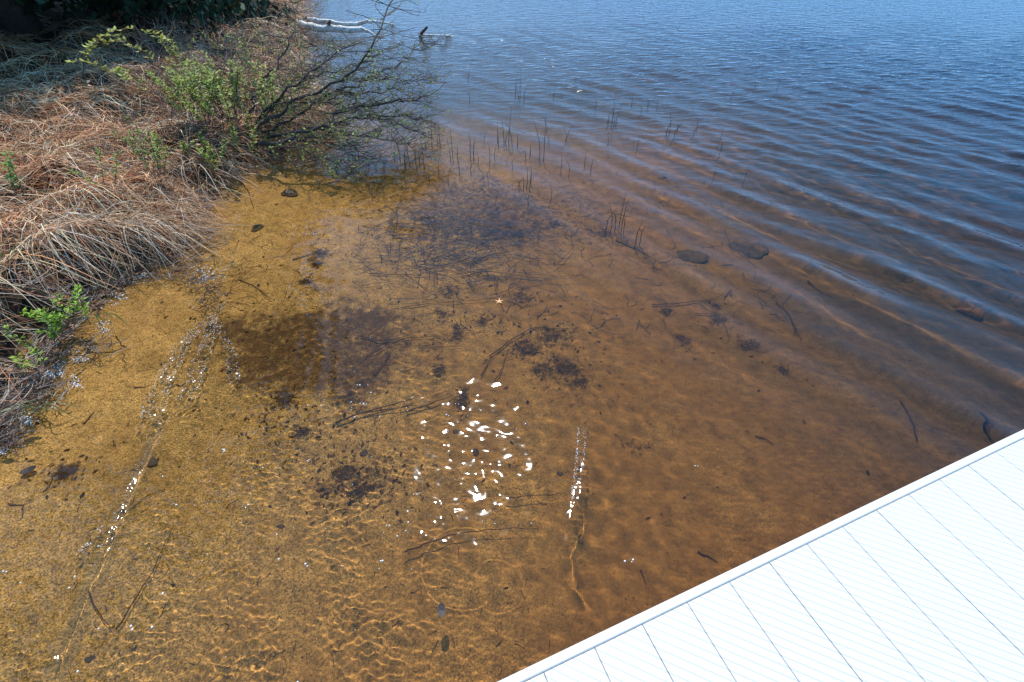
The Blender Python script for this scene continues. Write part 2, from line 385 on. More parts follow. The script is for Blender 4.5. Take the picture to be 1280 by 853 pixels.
# ---------------------------------------------------------------- dock
DO = np.array([-.05, .31, .35]); E1 = np.array([math.cos(R(22)), math.sin(R(22)), 0]); E2 = np.array([math.sin(R(22)), -math.cos(R(22)), 0])
Mrot = np.stack([E1, E2, np.array([0, 0, 1.])], 1)
if np.linalg.det(Mrot) < 0: pass
dock = empty('dock', tuple(DO), 'white floating dock whose grooved boards fill the lower right corner', 'dock')
dock.rotation_euler = (0, 0, R(22))
def bevel_box(sx, sy, sz, b):
    """box with a chamfered top edge, top at z=0, x centred, y from 0 to -sy"""
    v = []; 
    for z, e in ((-sz, 0), (-b, 0), (0, b)):
        v += [(-sx / 2 + e, -e, z), (sx / 2 - e, -e, z), (sx / 2 - e, -sy + e, z), (-sx / 2 + e, -sy + e, z)]
    f = []
    for k in (0, 4):
        for i in range(4): j = (i + 1) % 4; f.append([k + i, k + 4 + i, k + 4 + j, k + j])
    f += [[8, 11, 10, 9], [0, 1, 2, 3]]
    return np.array(v), np.array(f)[:, ::-1]
tb = MB(); v, f = bevel_box(6.0, .0255, .17, .003); tb.add(v + (1.9, 0, .0), f); t = tb.build('trim_board', M['trim'], dock)
pw = .1515
mb = MB(); v, f = bevel_box(pw - .0016, 3.2, .012, .0010); mb.add(v, f); proto = None
for i in range(-7, 33):
    if proto is None:
        o = mb.build('deck_board', M['deck'], dock); proto = o
    else: o = link('deck_board', proto.data, dock)
    o.location = (.512 - .0 + (i - 3) * pw + .0, -.0273, -.0015 - .0003 * ((i * 7) % 3))
ub = MB(); ub.box((np.array([1.9, -1.63, -.0235]), np.eye(3)), 5.9, 3.19, .012); ub.build('added_underlay', M['trim'], dock)  # pale panel added to lighten the seams between the boards
for yy in (-.25, -1.2, -2.1, -3.0):
    b = MB(); b.box((np.array([1.9, yy, -.10]), np.eye(3)), 5.9, .045, .13); b.build('joist', M['metal'], dock)
for xx in (-.6, 1.9, 4.4):
    b = MB(); b.tube([(xx, -.10, -.04), (xx, -.10, -1.1)], .03, sides=10); b.build('leg', M['metal'], dock)

# ---------------------------------------------------------------- birch logs far left
def log(name, pts, r0, r1, mat, label, cat='log', sides=10, knots=0, group=None, parent=None):
    P = np.array(pts, float); n = 14
    tt = np.linspace(0, len(P) - 1, n); Q = np.stack([np.interp(tt, np.arange(len(P)), P[:, k]) for k in range(3)], 1)
    Q[1:-1] += rs.normal(size=(n - 2, 3)) * r0 * .12
    b = MB(); b.tube(Q, np.linspace(r0, r1, n) * (1 + .07 * rs.normal(size=n)), None, sides)
    o = b.build(name, mat, parent, True)
    return o
def birch_mat():
    g = N('banded_birch_bark'); tc = g.n('ShaderNodeTexCoord').outputs['Object']
    mp = g.n('ShaderNodeMapping'); g.l(tc, mp.inputs[0]); mp.inputs['Scale'].default_value = (9, 40, 40)
    n1 = g.noise(1.0, 4, mp.outputs[0]); mr = g.n('ShaderNodeMapRange', i_1=.55, i_2=.66); g.l(n1, mr.inputs[0])
    c = g.mix(g.noise(12, 4, tc), col(.42, .36, .29), col(.86, .82, .74)); c = g.mix(mr.outputs[0], c, col(.10, .075, .055))
    g.l(c, g.p.inputs['Base Color']); g.p.inputs['Roughness'].default_value = .6; return g.m
M['birch2'] = birch_mat()
a = empty('fallen_birch_log', at(373, 31, .1), 'thick pale birch log lying at the water line, lower of the two', 'log')
def rel(root, pts): return [tuple(np.array(p) - np.array(root.location)) for p in pts]
log('trunk', rel(a, [at(371, 30, .14), at(400, 36, .12), at(430, 38, .10), at(453, 37, .08)]), .062, .045, M['birch2'], None, parent=a)
log('branch', rel(a, [at(453, 37, .08), at(463, 41, .05), at(471, 47, -.02)]), .03, .016, M['birch2'], None, parent=a)
log('stub', rel(a, [at(410, 32, .16), at(413, 27, .24)]), .03, .022, M['birchend'], None, parent=a)
a = empty('fallen_birch_log', at(383, 26, .1), 'thin pale birch trunk arching over the water behind the thick log', 'log')
log('trunk', rel(a, [at(383, 25, .14), at(405, 27, .12), at(430, 31, .10), at(448, 30, .08)]), .042, .032, M['birch2'], None, parent=a)
log('branch', rel(a, [at(446, 30, .08), at(460, 27, .13), at(476, 28, .10), at(492, 31, .0)]), .032, .014, M['birch2'], None, parent=a)
a = empty('driftwood', at(528, 44, 0), 'pale stick with a dark upright stub poking out of the blue water', 'driftwood')
log('stick', rel(a, [at(524, 44, .02), at(545, 45, .03), at(560, 45, .01), at(572, 46, -.02)]), .018, .010, M['birch2'], None, parent=a)
log('stub', rel(a, [at(524, 45, -.05), at(529, 40, .12), at(534, 35, .24)]), .028, .018, M['wettwig'], None, parent=a)

# ---------------------------------------------------------------- dry sedge on the bank (nobody could count it)
TAN = np.array([[.66, .46, .27], [.80, .62, .40], [.52, .29, .14], [.40, .15, .06], [.58, .48, .38], [.20, .09, .045], [.88, .74, .54], [.48, .23, .09]])
PR = np.array([.2, .16, .16, .13, .13, .1, .05, .07])
def blades(n, root, az, Ln, rise, width, mb, colset=TAN, prob=PR, segs=6, curl=.5):
    if len(colset) > 1:
        q = sm((2.75 - root[:, 1]) / .5) * sm((root[:, 0] - shore(root[:, 1]) + .85) / .3)
        k = rs.rand(n) > .84 * q; n = int(k.sum()); root = root[k]; az = az[k]; Ln = Ln[k]; rise = rise[k]; width = width[k]
        if n == 0: return
    """root (n,2), az (n), Ln (n), rise (n)"""
    t = np.linspace(0, 1, segs + 1)
    bend = rs.normal(size=n) * curl
    a = az[:, None] + bend[:, None] * t[None]
    step = (Ln / segs)[:, None]
    dx = np.cumsum(np.cos(a) * step, 1) - np.cos(a[:, :1]) * step; dy = np.cumsum(np.sin(a) * step, 1) - np.sin(a[:, :1]) * step
    Xb = root[:, :1] + dx; Yb = root[:, 1:] + dy
    g0 = ground(root[:, 0], root[:, 1]); gz = np.maximum(ground(Xb, Yb), 0)
    z = np.maximum(g0, 0)[:, None] * (1 - t * .55) + rise[:, None] * np.sin(math.pi * np.minimum(t * 1.05, 1)) * (1 - .25 * t)
    z = np.maximum(z, gz + .004 + .05 * rs.rand(n)[:, None] * (1 - .6 * t))
    wv = width[:, None] * (1 - .75 * t ** 1.5)
    tw = rs.uniform(0, math.pi, n)[:, None]
    nx = -np.sin(a) * np.cos(tw) * wv; ny = np.cos(a) * np.cos(tw) * wv; nz = np.sin(tw) * wv * .6
    A = np.stack([Xb - nx, Yb - ny, z - nz], -1); B = np.stack([Xb + nx, Yb + ny, z + nz], -1)
    V = np.stack([A, B], 2).reshape(-1, 3)
    m = 2 * (segs + 1); base = np.arange(n)[:, None] * m + 2 * np.arange(segs)[None]
    F = np.stack([base, base + 1, base + 3, base + 2], -1).reshape(-1, 4)
    lim = .04 - .20 * sm((3.0 - Yb) / .4) * (.4 + .6 * rs.rand(n))[:, None]
    over = np.maximum(Xb - shore(Yb) - lim, 0); Xb = Xb - over * .80
    c = colset[rs.choice(len(colset), n, p=prob)] * (rs.uniform(.35, 1.35, n) * (1 if len(colset) < 2 else 1 + .25 * np.clip(cos_noise(root[:, 0], root[:, 1], 94, .35), -1, 1)))[:, None]
    if len(colset) > 1:
        rz = sm(.25 + .8 * cos_noise(root[:, 0], root[:, 1], 93, .7))[:, None]; c = np.minimum(c * 1.18, .92) * (1 - rz * np.array([.06, .22, .32])) * np.array([1.06, .95, .84])
    mb.add(V, F, np.repeat(c, m, 0))
mb = MB()
# tussock centres
cen = []
for iy in range(46):
    y = .75 * 1.068 ** iy
    if y > 15: break
    st = .28 + .045 * y
    x = float(shore(y)) - .12
    while x > -1.9 - .95 * y - .6:
        cen.append((x + rs.normal() * .12 * st, y + rs.normal() * .12 * st, st)); x -= st * 1.15
# keep the clearing under the bush open and darker
for (cx, cy, st) in cen:
    n = 115 if cy < 7 else 70
    root = np.array([cx, cy]) + rs.normal(size=(n, 2)) * .115 * st / .4
    root[:, 0] = np.minimum(root[:, 0], shore(root[:, 1]) - .05)
    root[:, 0] = np.minimum(root[:, 0], shore(root[:, 1]) - .05 - .22 * sm((3.0 - root[:, 1]) / .4))
    flow = R(-28) + .9 * float(cos_noise(np.array([cx]), np.array([cy]), 91, 1.6)[0])
    az = flow + rs.normal(size=n) * .75
    Ln = rs.uniform(.22, .55, n) * (1 + .02 * cy); rise = rs.uniform(.02, .20, n)
    blades(n, root, az, Ln, rise, .0013 + .00024 * np.full(n, cy) + rs.uniform(0, .0012, n), mb)
# combed mat between the tussocks
n = 11500
yy = .8 * (15 / .8) ** rs.rand(n); xx = shore(yy) - .05 - .24 * sm((3.0 - yy) / .4) - (rs.rand(n) ** 1.1) * (1.0 + .85 * yy)
az = R(-15) + .8 * cos_noise(xx, yy, 92, 1.1) + rs.normal(size=n) * .35
blades(n, np.stack([xx, yy], 1), az, rs.uniform(.25, .7, n), rs.uniform(.0, .06, n), (.0012 + .0003 * yy) * rs.uniform(.6, 1.6, n), mb, segs=5)
g_ = mb.build('dry_sedge_grass', M['grass']); tag(g_, 'matted straw and russet dead sedge covering the bank', None, None, 'stuff')

# rusty fallen leaves and bark chips at the foot of the sedge and further up the bank
mb = MB(); n = 3800
yy = .9 * (14 / .9) ** rs.rand(n); off = np.where(rs.rand(n) < .45, rs.normal(size=n) * .05 + .02, rs.rand(n) * (-1.0 - .6 * yy))
xx = shore(yy) + off; zz = np.maximum(ground(xx, yy), 0) + np.where(off < -.1, rs.uniform(.0, .12, n), .004)
for i in range(n):
    s = rs.uniform(.008, .02) * (1 + .05 * yy[i]); a = rs.uniform(0, 6.28); ti = rs.normal() * .5
    u = np.array([math.cos(a), math.sin(a), ti * .5]) * s * 1.5; v_ = np.array([-math.sin(a), math.cos(a), rs.normal() * .4]) * s * .6
    p = np.array([xx[i], yy[i], zz[i]]); k = np.array([0, 0, s * .35])
    c = [(.20, .07, .03), (.34, .15, .06), (.12, .06, .035), (.06, .035, .02), (.45, .22, .09)][rs.randint(5)]
    mb.add([p - u, p - v_ * .9 + k, p + u, p + v_ + k], [[0, 1, 3], [1, 2, 3]], c)
tag(mb.build('leaf_litter', M['litter']), 'rusty dead leaves and bark bits strewn along the bank edge', None, None, 'stuff')

# wet twigs and roots washed against the shore
mb = MB()
def rand_twig(mb, p, L_, az, r, c=(1, 1, 1), segs=5, wob=.25, dz=0., sides=3):
    a = az; q = np.array(p, float); P = [q.copy()]; st = L_ / segs
    for i in range(segs):
        a += rs.normal() * wob; q = q + np.array([math.cos(a) * st, math.sin(a) * st, dz * st + rs.normal() * .05 * st]); P.append(q.copy())
    mb.tube(P, r, r * .4, sides, c); return P
n = 1000
yy = 1.0 * (7.0) ** rs.rand(n)
for y in yy:
    x = float(shore(y)) + rs.normal() * .05 + .0
    g0 = max(float(ground(x, y)), 0) + .012
    c = [(.16, .06, .03), (.05, .03, .02), (.25, .18, .13), (.08, .05, .03)][rs.randint(4)]
    rand_twig(mb, (x, y, g0 + rs.rand() * .05), rs.uniform(.06, .26), R(60) + rs.normal() * .8, rs.uniform(.0012, .003), c, 4, .3, 0)
for px, py, sx_, sy_, n_ in ((205, 312, 18, 7, 90), (232, 330, 16, 8, 80), (252, 352, 14, 9, 60), (268, 382, 9, 7, 40), (240, 262, 14, 8, 80), (262, 300, 8, 12, 60), (200, 345, 18, 8, 50), (120, 440, 14, 8, 50), (60, 492, 14, 12, 90), (20, 545, 14, 10, 80), (400, 200, 30, 10, 90), (350, 195, 20, 8, 60)):
    for i in range(n_):
        x, y, _ = at(px + rs.normal() * sx_, py + rs.normal() * sy_, .0)
        rand_twig(mb, (x, y, max(float(ground(x, y)), 0) + rs.uniform(.003, .05)), rs.uniform(.04, .16), rs.uniform(0, 6.28), rs.uniform(.0012, .0034), [(.10, .045, .025), (.03, .02, .014), (.22, .15, .10), (.06, .035, .02)][rs.randint(4)], 4, .4, rs.uniform(-.1, .25))
tag(mb.build('shoreline_debris', M['litter']), 'dark wet rootlets and twigs washed against the bank edge', None, None, 'stuff')

mb = MB()
for i in range(1500):
    y = rs.uniform(.8, 3.0) if i < 950 else rs.uniform(3.0, 6); x = float(shore(y)) - rs.uniform(.0, .8 if y < 2.6 else .3); z = max(float(ground(x, y)), 0) + rs.uniform(0, .05)
    c = [(.10, .05, .03), (.04, .025, .018), (.30, .22, .16), (.17, .08, .045), (.48, .38, .27)][rs.choice(5, p=[.3, .3, .14, .2, .06])]
    a = R(-20) + rs.normal() * 1.1; L_ = rs.uniform(.05, .22); n_ = 5; q = np.array([x, y, z]); P = [q.copy()]
    for k in range(n_):
        a += rs.normal() * .35; q = q + np.array([math.cos(a), math.sin(a), 0]) * L_ / n_; q[2] = max(q[2] - .35 * L_ / n_, max(float(ground(q[0], q[1])), 0) + .006); P.append(q.copy())
    mb.tube(P, rs.uniform(.0014, .0034), .001, 3, c)
tag(mb.build('hanging_roots', M['litter']), 'dark and pale rootlets hanging down the shaded bank face', None, None, 'stuff')

# ---------------------------------------------------------------- the leaning bare shrub over the water
sh = at(300, 182, .12)
shrub = empty('leaning_shrub', sh, 'dark bare shrub leaning from the bank out over the water', 'shrub')
sh = np.array(sh)
tw = MB(); bud = MB()
BR = [([(296, 184, .15), (345, 178, .32), (400, 160, .42), (436, 136, .50), (497, 126, .50), (532, 121, .46)], .020),
      ([(298, 178, .15), (335, 150, .40), (372, 125, .58), (430, 102, .75), (461, 65, 1.0), (494, -4, 1.35)], .019),
      ([(300, 176, .15), (330, 140, .42), (380, 97, .70), (412, 76, .78), (441, 54, .85)], .017),
      ([(310, 172, .22), (360, 152, .38), (420, 112, .58), (475, 93, .60), (510, 70, .60), (546, 52, .56)], .014),
      ([(330, 172, .25), (405, 158, .36), (440, 150, .38), (500, 142, .34), (526, 148, .28)], .012),
      ([(345, 180, .20), (392, 172, .28), (425, 165, .28), (446, 186, .20), (462, 206, .10)], .009),
      ([(305, 168, .2), (318, 120, .5), (340, 90, .75), (362, 50, 1.0), (378, -5, 1.3)], .013),
      ([(310, 176, .2), (352, 168, .3), (395, 178, .22), (430, 182, .14)], .010),
      ([(300, 172, .15), (322, 150, .3), (352, 130, .42), (395, 128, .50), (432, 118, .52), (452, 130, .45)], .012),
      ([(340, 140, .45), (375, 110, .6), (395, 80, .75), (400, 50, .9)], .009),
      ([(430, 102, .75), (455, 100, .72), (490, 96, .66), (535, 104, .56)], .008),
      ([(302, 160, .2), (300, 120, .42), (288, 80, .65), (295, 45, .85)], .010),
      ([(400, 160, .42), (440, 170, .40), (480, 172, .34), (515, 185, .22)], .008),
      ([(436, 136, .50), (470, 148, .44), (505, 160, .34), (536, 172, .22)], .008),
      ([(420, 112, .58), (460, 118, .56), (500, 112, .5), (530, 92, .46)], .008),
      ([(345, 178, .32), (380, 192, .26), (410, 200, .18), (440, 215, .08)], .007),
      ([(372, 125, .58), (410, 130, .54), (450, 140, .46), (480, 158, .34)], .008),
      ([(380, 97, .7), (420, 90, .72), (450, 78, .76), (492, 60, .78)], .008)]
for pts, r in BR:
    P = np.array([at(p[0], p[1], p[2] * .86) for p in pts]) - sh
    n = 5 * (len(P) - 1) + 1; t = np.linspace(0, len(P) - 1, n)
    Q = np.stack([np.interp(t, np.arange(len(P)), P[:, k]) for k in range(3)], 1)
    Q[1:-1] += rs.normal(size=(n - 2, 3)) * .014
    b = MB(); b.tube(Q, r * .88, r * .3, 6); b.build('branch', M['shrubbark'], shrub, True)
    for i in range(2, n):
        for k in range(5 if i > n * .3 else 2):
            d = Q[i] - Q[i - 1]; az = math.atan2(d[1], d[0]) + rs.choice([-1, 1]) * rs.uniform(.5, 1.3)
            T = rand_twig(tw, Q[i], rs.uniform(.10, .40) * (.7 + .3 * i / n), az, r * .16 + .0011, (1, 1, 1), 5, .3, rs.uniform(-.35, .4))
            for q in T[2:]:
                if rs.rand() < .45: T2 = rand_twig(tw, q, rs.uniform(.05, .15), az + rs.normal() * 1.2, .0016, (1, 1, 1), 3, .5, rs.uniform(-.5, .9))
                if rs.rand() < (.75 if i < n * .45 else .3):
                    for _ in range(2):
                        s = rs.uniform(.007, .016); u = rs.normal(size=3); u /= np.linalg.norm(u); w_ = np.cross(u, rs.normal(size=3)); w_ /= np.linalg.norm(w_)
                        p = np.asarray(q) + rs.normal(size=3) * .012
                        bud.add([p - u * s, p - w_ * s * .5, p + u * s, p + w_ * s * .5], [[0, 1, 2, 3]], [(.34, .44, .09), (.46, .54, .14), (.26, .28, .08), (.34, .24, .10)][rs.randint(4)])
t_ = tw.build('twigs', M['shrubbark'], shrub); t_['kind'] = 'stuff'
t_ = bud.build('buds', M['leaf'], shrub); t_['kind'] = 'stuff'
wet(shrub)

# brushwood: dead stems standing in the sedge around the shrub
mb = MB()
for i in range(1700):
    px = rs.uniform(205, 425); py = rs.uniform(20, 215)
    p = at(px, py, .0); x, y = p[0], p[1]
    if x > float(shore(y)) + .35: continue
    g0 = max(float(ground(x, y)), -.01)
    c = [(.16, .12, .09), (.30, .24, .19), (.10, .05, .035), (.22, .10, .05), (.05, .035, .03)][rs.randint(5)]
    rand_twig(mb, (x, y, g0), rs.uniform(.15, .45), rs.uniform(0, 6.28), .0028, c, 4, .35, rs.uniform(.1, 1.4))
tag(mb.build('brushwood', M['litter']), 'thin grey and brown dead stems tangled around the leaning shrub', None, None, 'stuff')

# ---------------------------------------------------------------- green sprigs and leafy bushes
def sprig(name, px, py, zt, nst, hgt, lsz, nl, label, cat, tint=(.26, .36, .06), spread=.5, arch=0.0, lean=None):
    x, y, _ = at(px, py, zt); g0 = max(float(ground(x, y)), 0) + .05 + .35 * zt
    root = empty(name, (x, y, g0), label, cat)
    lf = MB()
    for k in range(nst):
        az = rs.uniform(0, 6.28) if lean is None else lean + rs.normal() * .5
        segs = 8; q = np.array([rs.normal() * (.03 if nst < 8 else .16), rs.normal() * (.03 if nst < 8 else .16), 0]); P = [q.copy()]; pit = R(rs.uniform(50, 80)); L_ = hgt * rs.uniform(.7, 1.15) / segs
        for i in range(segs):
            pit -= (arch + rs.normal() * .12) * .35; az += rs.normal() * .12 * spread
            q = q + L_ * np.array([math.cos(az) * math.cos(pit), math.sin(az) * math.cos(pit), math.sin(pit)]); P.append(q.copy())
        st = MB(); st.tube(P, .0028, .001, 4); st.build('stem', M['twig'], root)
        P = np.array(P)
        for j in range(int(nl * 1.6)):
            f = rs.uniform(.22, 1.0) * segs; i = min(int(f), segs - 1); p = P[i] + (P[i + 1] - P[i]) * (f - i)
            a = rs.uniform(0, 6.28); u = np.array([math.cos(a), math.sin(a), rs.uniform(-.1, .8)]); u /= np.linalg.norm(u)
            s = lsz * rs.uniform(.7, 1.3); v_ = np.cross(u, [0, 0, 1]); v_ /= np.linalg.norm(v_) + 1e-6; nn = np.cross(u, v_)
            b0 = p + u * .004; m1 = b0 + u * s * .5; c = np.array(tint) * rs.uniform(.4, 1.6) * np.array([rs.uniform(.95, 1.4), 1, .8])
            lf.add([b0, m1 + v_ * s * .27 + nn * s * .06, b0 + u * s, m1 - v_ * s * .27 + nn * s * .06, m1 - nn * s * .04], [[0, 1, 4], [1, 2, 4], [2, 3, 4], [3, 0, 4]], c)
    l = lf.build('leaves', M['leaf'], root); l['kind'] = 'stuff'
    return root
sprig('leafy_sprig', 128, 140, .25, 3, 1.0, .055, 30, 'arching sprig of yellow-green leaves against the dark shaded grass', 'plant', (.34, .40, .09), .6, .75, 1.1)
sprig('leafy_sprig', 170, 140, .2, 2, .55, .05, 26, 'small yellow-green sprig just right of the arching one in shade', 'plant', (.30, .38, .08), .6, .5)
sprig('leafy_bush', 245, 120, .1, 7, .34, .032, 20, 'sparse light green bush on reddish grass, above the leaning shrub base', 'bush', (.28, .36, .08))
sprig('leafy_bush', 262, 178, .15, 20, .45, 0.0352, 48, 'dense low green bush at the root of the leaning shrub', 'bush', (.24, .34, .07))
sprig('leafy_bush', 300, 165, .2, 16, .5, 0.0352, 44, 'green bush among the lower branches of the leaning shrub', 'bush', (.27, .35, .09))
sprig('leafy_bush', 335, 120, .15, 10, .42, .032, 26, 'loose green bush behind the middle of the leaning shrub', 'bush', (.22, .28, .08))
sprig('leafy_bush', 375, 85, .3, 7, .6, .03, 30, 'olive green bush near the birch logs, behind the shrub', 'bush', (.20, .23, .08))
sprig('leafy_bush', 222, 150, .1, 8, .32, .032, 22, 'yellow-green bush left of the shrub, at the edge of the tree shade', 'bush', (.30, .37, .08))
sprig('leafy_bush', 285, 205, .08, 12, .32, .030, 36, 'low creeping green bush where the bank meets the inlet', 'bush', (.25, .36, .08))
sprig('leafy_bush', 345, 160, .15, 9, .5, .030, 36, 'green leaves woven through the middle branches of the shrub', 'bush', (.30, .38, .10))
sprig('leafy_sprig', 212, 250, .12, 6, .32, .026, 30, 'low green sprig at the sedge edge above the sparkling shallows', 'plant', (.20, .33, .06))
sprig('leafy_sprig', 198, 210, .15, 4, .30, .028, 24, 'low green sprig half hidden in straw below the bushes', 'plant', (.2, .3, .06))
sprig('leafy_sprig', 48, 278, .2, 3, .26, .032, 18, 'small bright green sprig alone in straw at the left edge', 'plant', (.14, .32, .06), lean=1.5)
sprig('leafy_sprig', 150, 255, .2, 3, .24, .026, 22, 'short green sprig in the middle of the straw mound', 'plant', (.2, .32, .07))
sprig('leafy_sprig', 92, 408, .06, 6, .24, .028, 26, 'bright green leafy sprig hanging over the dark bank edge', 'plant', (.22, .40, .05))
sprig('leafy_sprig', 70, 430, .06, 4, .16, .026, 20, 'small green sprig just below the brightest one on the dark bank', 'plant', (.2, .36, .05))
sprig('leafy_sprig', 8, 408, .12, 6, .28, .030, 26, 'green leafy sprig cut by the left edge of the picture', 'plant', (.20, .38, .05))
sprig('leafy_sprig', 45, 462, .05, 3, .10, .024, 14, 'tiny green sprig beside the white foam at the bank foot', 'plant', (.25, .40, .06))
sprig('leafy_sprig', 418, 228, .0, 4, .10, .028, 12, 'tiny light green sprig poking from the water below the shrub', 'plant', (.3, .42, .12))
# green grass blades
def tuft(px, py, n, L_, label, tint):
    x, y, _ = at(px, py, .1); b = MB(); c = np.array([tint]); r0 = np.stack([x + rs.normal(size=n) * .02, y + rs.normal(size=n) * .02], 1)
    blades(n, r0, rs.uniform(-2.4, .6, n), rs.uniform(.6, 1, n) * L_, rs.uniform(.08, .16, n), np.full(n, .0035), b, c, np.array([1.]))
    org = (x, y, float(ground(x, y))); o = b.build('grass_tuft', M['leaf'], None, origin=org); tag(o, label, 'grass tuft')
tuft(30, 352, 22, .3, 'thin tuft of fresh green blades in straw at left edge', (.10, .20, .05))
tuft(128, 392, 7, .12, 'few green blades leaning to the sand from the dark bank', (.12, .24, .06))
tuft(38, 500, 14, .2, 'olive tuft of broad blades between the two white foam patches', (.25, .27, .09))
# pale bent sticks in the dark hollow of the bank
for pts, lab, r in (([(60, 345, .16), (56, 372, .10), (40, 405, .06)], 'pale upright dead stick standing in the dark hollow of the bank', .006),
                    ([(0, 424, .10), (22, 413, .12), (50, 412, .10)], 'pale curved dead stalk crossing the left edge of the picture', .004),
                    ([(70, 355, .18), (95, 372, .12), (118, 382, .05)], 'thin pale straw leaning down to the sand', .002),
                    ([(150, 305, .2), (178, 318, .12), (200, 330, .03)], 'straw coloured stalk bundle pointing at the shallows', .003),
                    ([(0, 465, .10), (40, 445, .09), (75, 428, .08)], 'long thin brown stem lying over the dark bank foot', .002),
                    ([(283, 221, .03), (292, 206, .06), (296, 192, .10)], 'short pale stick leaning at the foot of the leaning shrub', .008)):
    P = [at(*p) for p in pts]; b = MB(); t = np.linspace(0, len(P) - 1, 9); P = np.array(P)
    Q = np.stack([np.interp(t, np.arange(len(P)), P[:, k]) for k in range(3)], 1); Q[1:-1] += rs.normal(size=(7, 3)) * .003
    b.tube(Q, r, r * .5, 6, (.62, .5, .36)); o = b.build('dead_stalk', M['litter'], None, True, origin=tuple(P[0])); tag(o, lab, 'dead stalk')

# ---------------------------------------------------------------- sunken twigs and branches
def sunk(pts, r, lab, lift=.012, forks=(), mat='wettwig', name='sunken_twig', cat='twig', wob=.0018):
    paths = [pts] + list(forks); root = None
    for k, pp in enumerate(paths):
        P = np.array([bed_at(p[0], p[1], lift) for p in pp]); n = 4 * (len(P) - 1) + 1; t = np.linspace(0, len(P) - 1, n)
        Q = np.stack([np.interp(t, np.arange(len(P)), P[:, j]) for j in range(3)], 1); Q[:, :2] += rs.normal(size=(n, 2)) * wob
        if k == 0: org = Q[0].copy(); b = MB()
        b.tube(Q - org, r if k == 0 else r * .7, r * .35, 5)
    o = b.build(name, M[mat], None, True); o.location = org; tag(o, lab, cat); return wet(o)
sunk([(505, 690), (530, 681), (560, 670), (610, 662), (672, 660)], .0034, 'long thin curved twig below the sun glints', .05)
sunk([(632, 622), (670, 619), (706, 617)], .0028, 'thin twig running from the sun glints to the glittering streak', .05)
sunk([(420, 528), (450, 517), (480, 508), (516, 499)], .006, 'upper dark twig of the bundle left of the sun glints', .03, [[(450, 517), (485, 512), (521, 507)]])
sunk([(508, 514), (540, 505), (573, 490)], .0055, 'right twig of the bundle left of the sun glints', .03)
sunk([(468, 530), (473, 513)], .003, 'short upright twig under the dark bundle', .02)
sunk([(147, 786), (165, 755), (190, 715), (218, 656)], .0035, 'long straight twig slanting up from the bottom left', .02)
sunk([(110, 738), (122, 762), (140, 786)], .0028, 'short twig meeting the long slanting one at its foot', .02)
sunk([(163, 637), (180, 622), (206, 611)], .003, 'short dark twig near the golden ripple line', .01)
sunk([(452, 420), (475, 427), (505, 421), (515, 417)], .005, 'dark forked twig on the dark brown patch', .02, [[(470, 430), (500, 424), (551, 419)], [(455, 448), (480, 434), (510, 422)], [(466, 471), (482, 450), (495, 428)]])
sunk([(524, 431), (545, 434), (578, 433)], .003, 'straight twig right of the forked one', .02)
sunk([(612, 445), (640, 424), (668, 409), (712, 411)], .0045, 'long bent branch beside the weed patches in the middle', .02, [[(601, 470), (612, 450), (632, 430)], [(616, 482), (625, 465), (634, 440)]])
sunk([(588, 330), (612, 320), (640, 312), (675, 303)], .004, 'upper of two parallel sunken sticks below the reeds', .02)
sunk([(577, 346), (605, 338), (637, 327)], .004, 'lower of two parallel sunken sticks below the reeds', .02)
sunk([(500, 384), (555, 378), (620, 374)], .0035, 'thin stick touching the orange leaf', .02)
sunk([(815, 381), (850, 380), (880, 376), (912, 366)], .005, 'dark wavy sunken branch right of the orange leaf', .02, [[(905, 372), (914, 362)]])
sunk([(971, 376), (985, 392), (992, 405), (1004, 423)], .005, 'curved sunken branch on the right, under the ripples', .02)
sunk([(1013, 348), (1030, 362), (1046, 372)], .007, 'short sunken branch below the wave crest on the right', .02)
sunk([(945, 545), (957, 548), (968, 556)], .004, 'small dark stick near the dock at right', .01)
sunk([(1126, 500), (1134, 520), (1147, 552)], .008, 'dark sunken stick near the right edge of the dock', .01)
sunk([(1222, 520), (1235, 535), (1250, 552)], .007, 'dark stick by the dock corner at far right', .01)
sunk([(872, 690), (885, 697), (897, 702)], .005, 'short curved twig just above the dock edge', .005)
sunk([(800, 712), (804, 720), (808, 730)], .003, 'tiny dark twig above the middle of the dock edge', .005)
sunk([(770, 300), (800, 314), (815, 322)], .005, 'sunken stick below the bent reed clump', .01)
sunk([(640, 300), (662, 318), (664, 340)], .003, 'thin hooked stick under the twig tangle', .02)
sunk([(460, 342), (520, 344), (580, 352)], .003, 'straight thin stick under the submerged twig tangle', .02)
sunk([(300, 350), (318, 358), (340, 374)], .004, 'thin stick at the upper edge of the dark brown patch', .01)
sunk([(366, 325), (385, 319), (402, 312)], .006, 'short weedy stick in the clear golden shallows', .01, [[(385, 325), (398, 326)]])
sunk([(10, 630), (28, 632), (30, 642), (24, 652)], .003, 'hooked twig on wet sand at the left edge', .004)
sunk([(205, 228), (160, 300)][:0] or [(300, 225), (310, 238), (318, 262)], .004, 'dark stick in the inlet below the shrub root', .01)
for pts, lab in (([(145, 420), (152, 432), (158, 434), (135, 441), (112, 440)], 'dark hooked twig on the sand below the bank'), ([(168, 484), (180, 484), (192, 480)], 'small forked dark twig on bright sand'), ([(104, 530), (112, 522), (118, 515)], 'short red-brown bark piece on wet sand'), ([(142, 550), (145, 560)], 'tiny dark chip on wet sand'), ([(88, 478), (98, 467), (108, 460)], 'rusty bark strip by the foam at the bank foot'), ([(175, 612), (160, 640)][:0] or [(55, 615), (63, 605), (68, 590)], 'thin dark twig on the wet sand at left')):
    sunk(pts, .0045 if 'bark' in lab else .003, lab, .006)

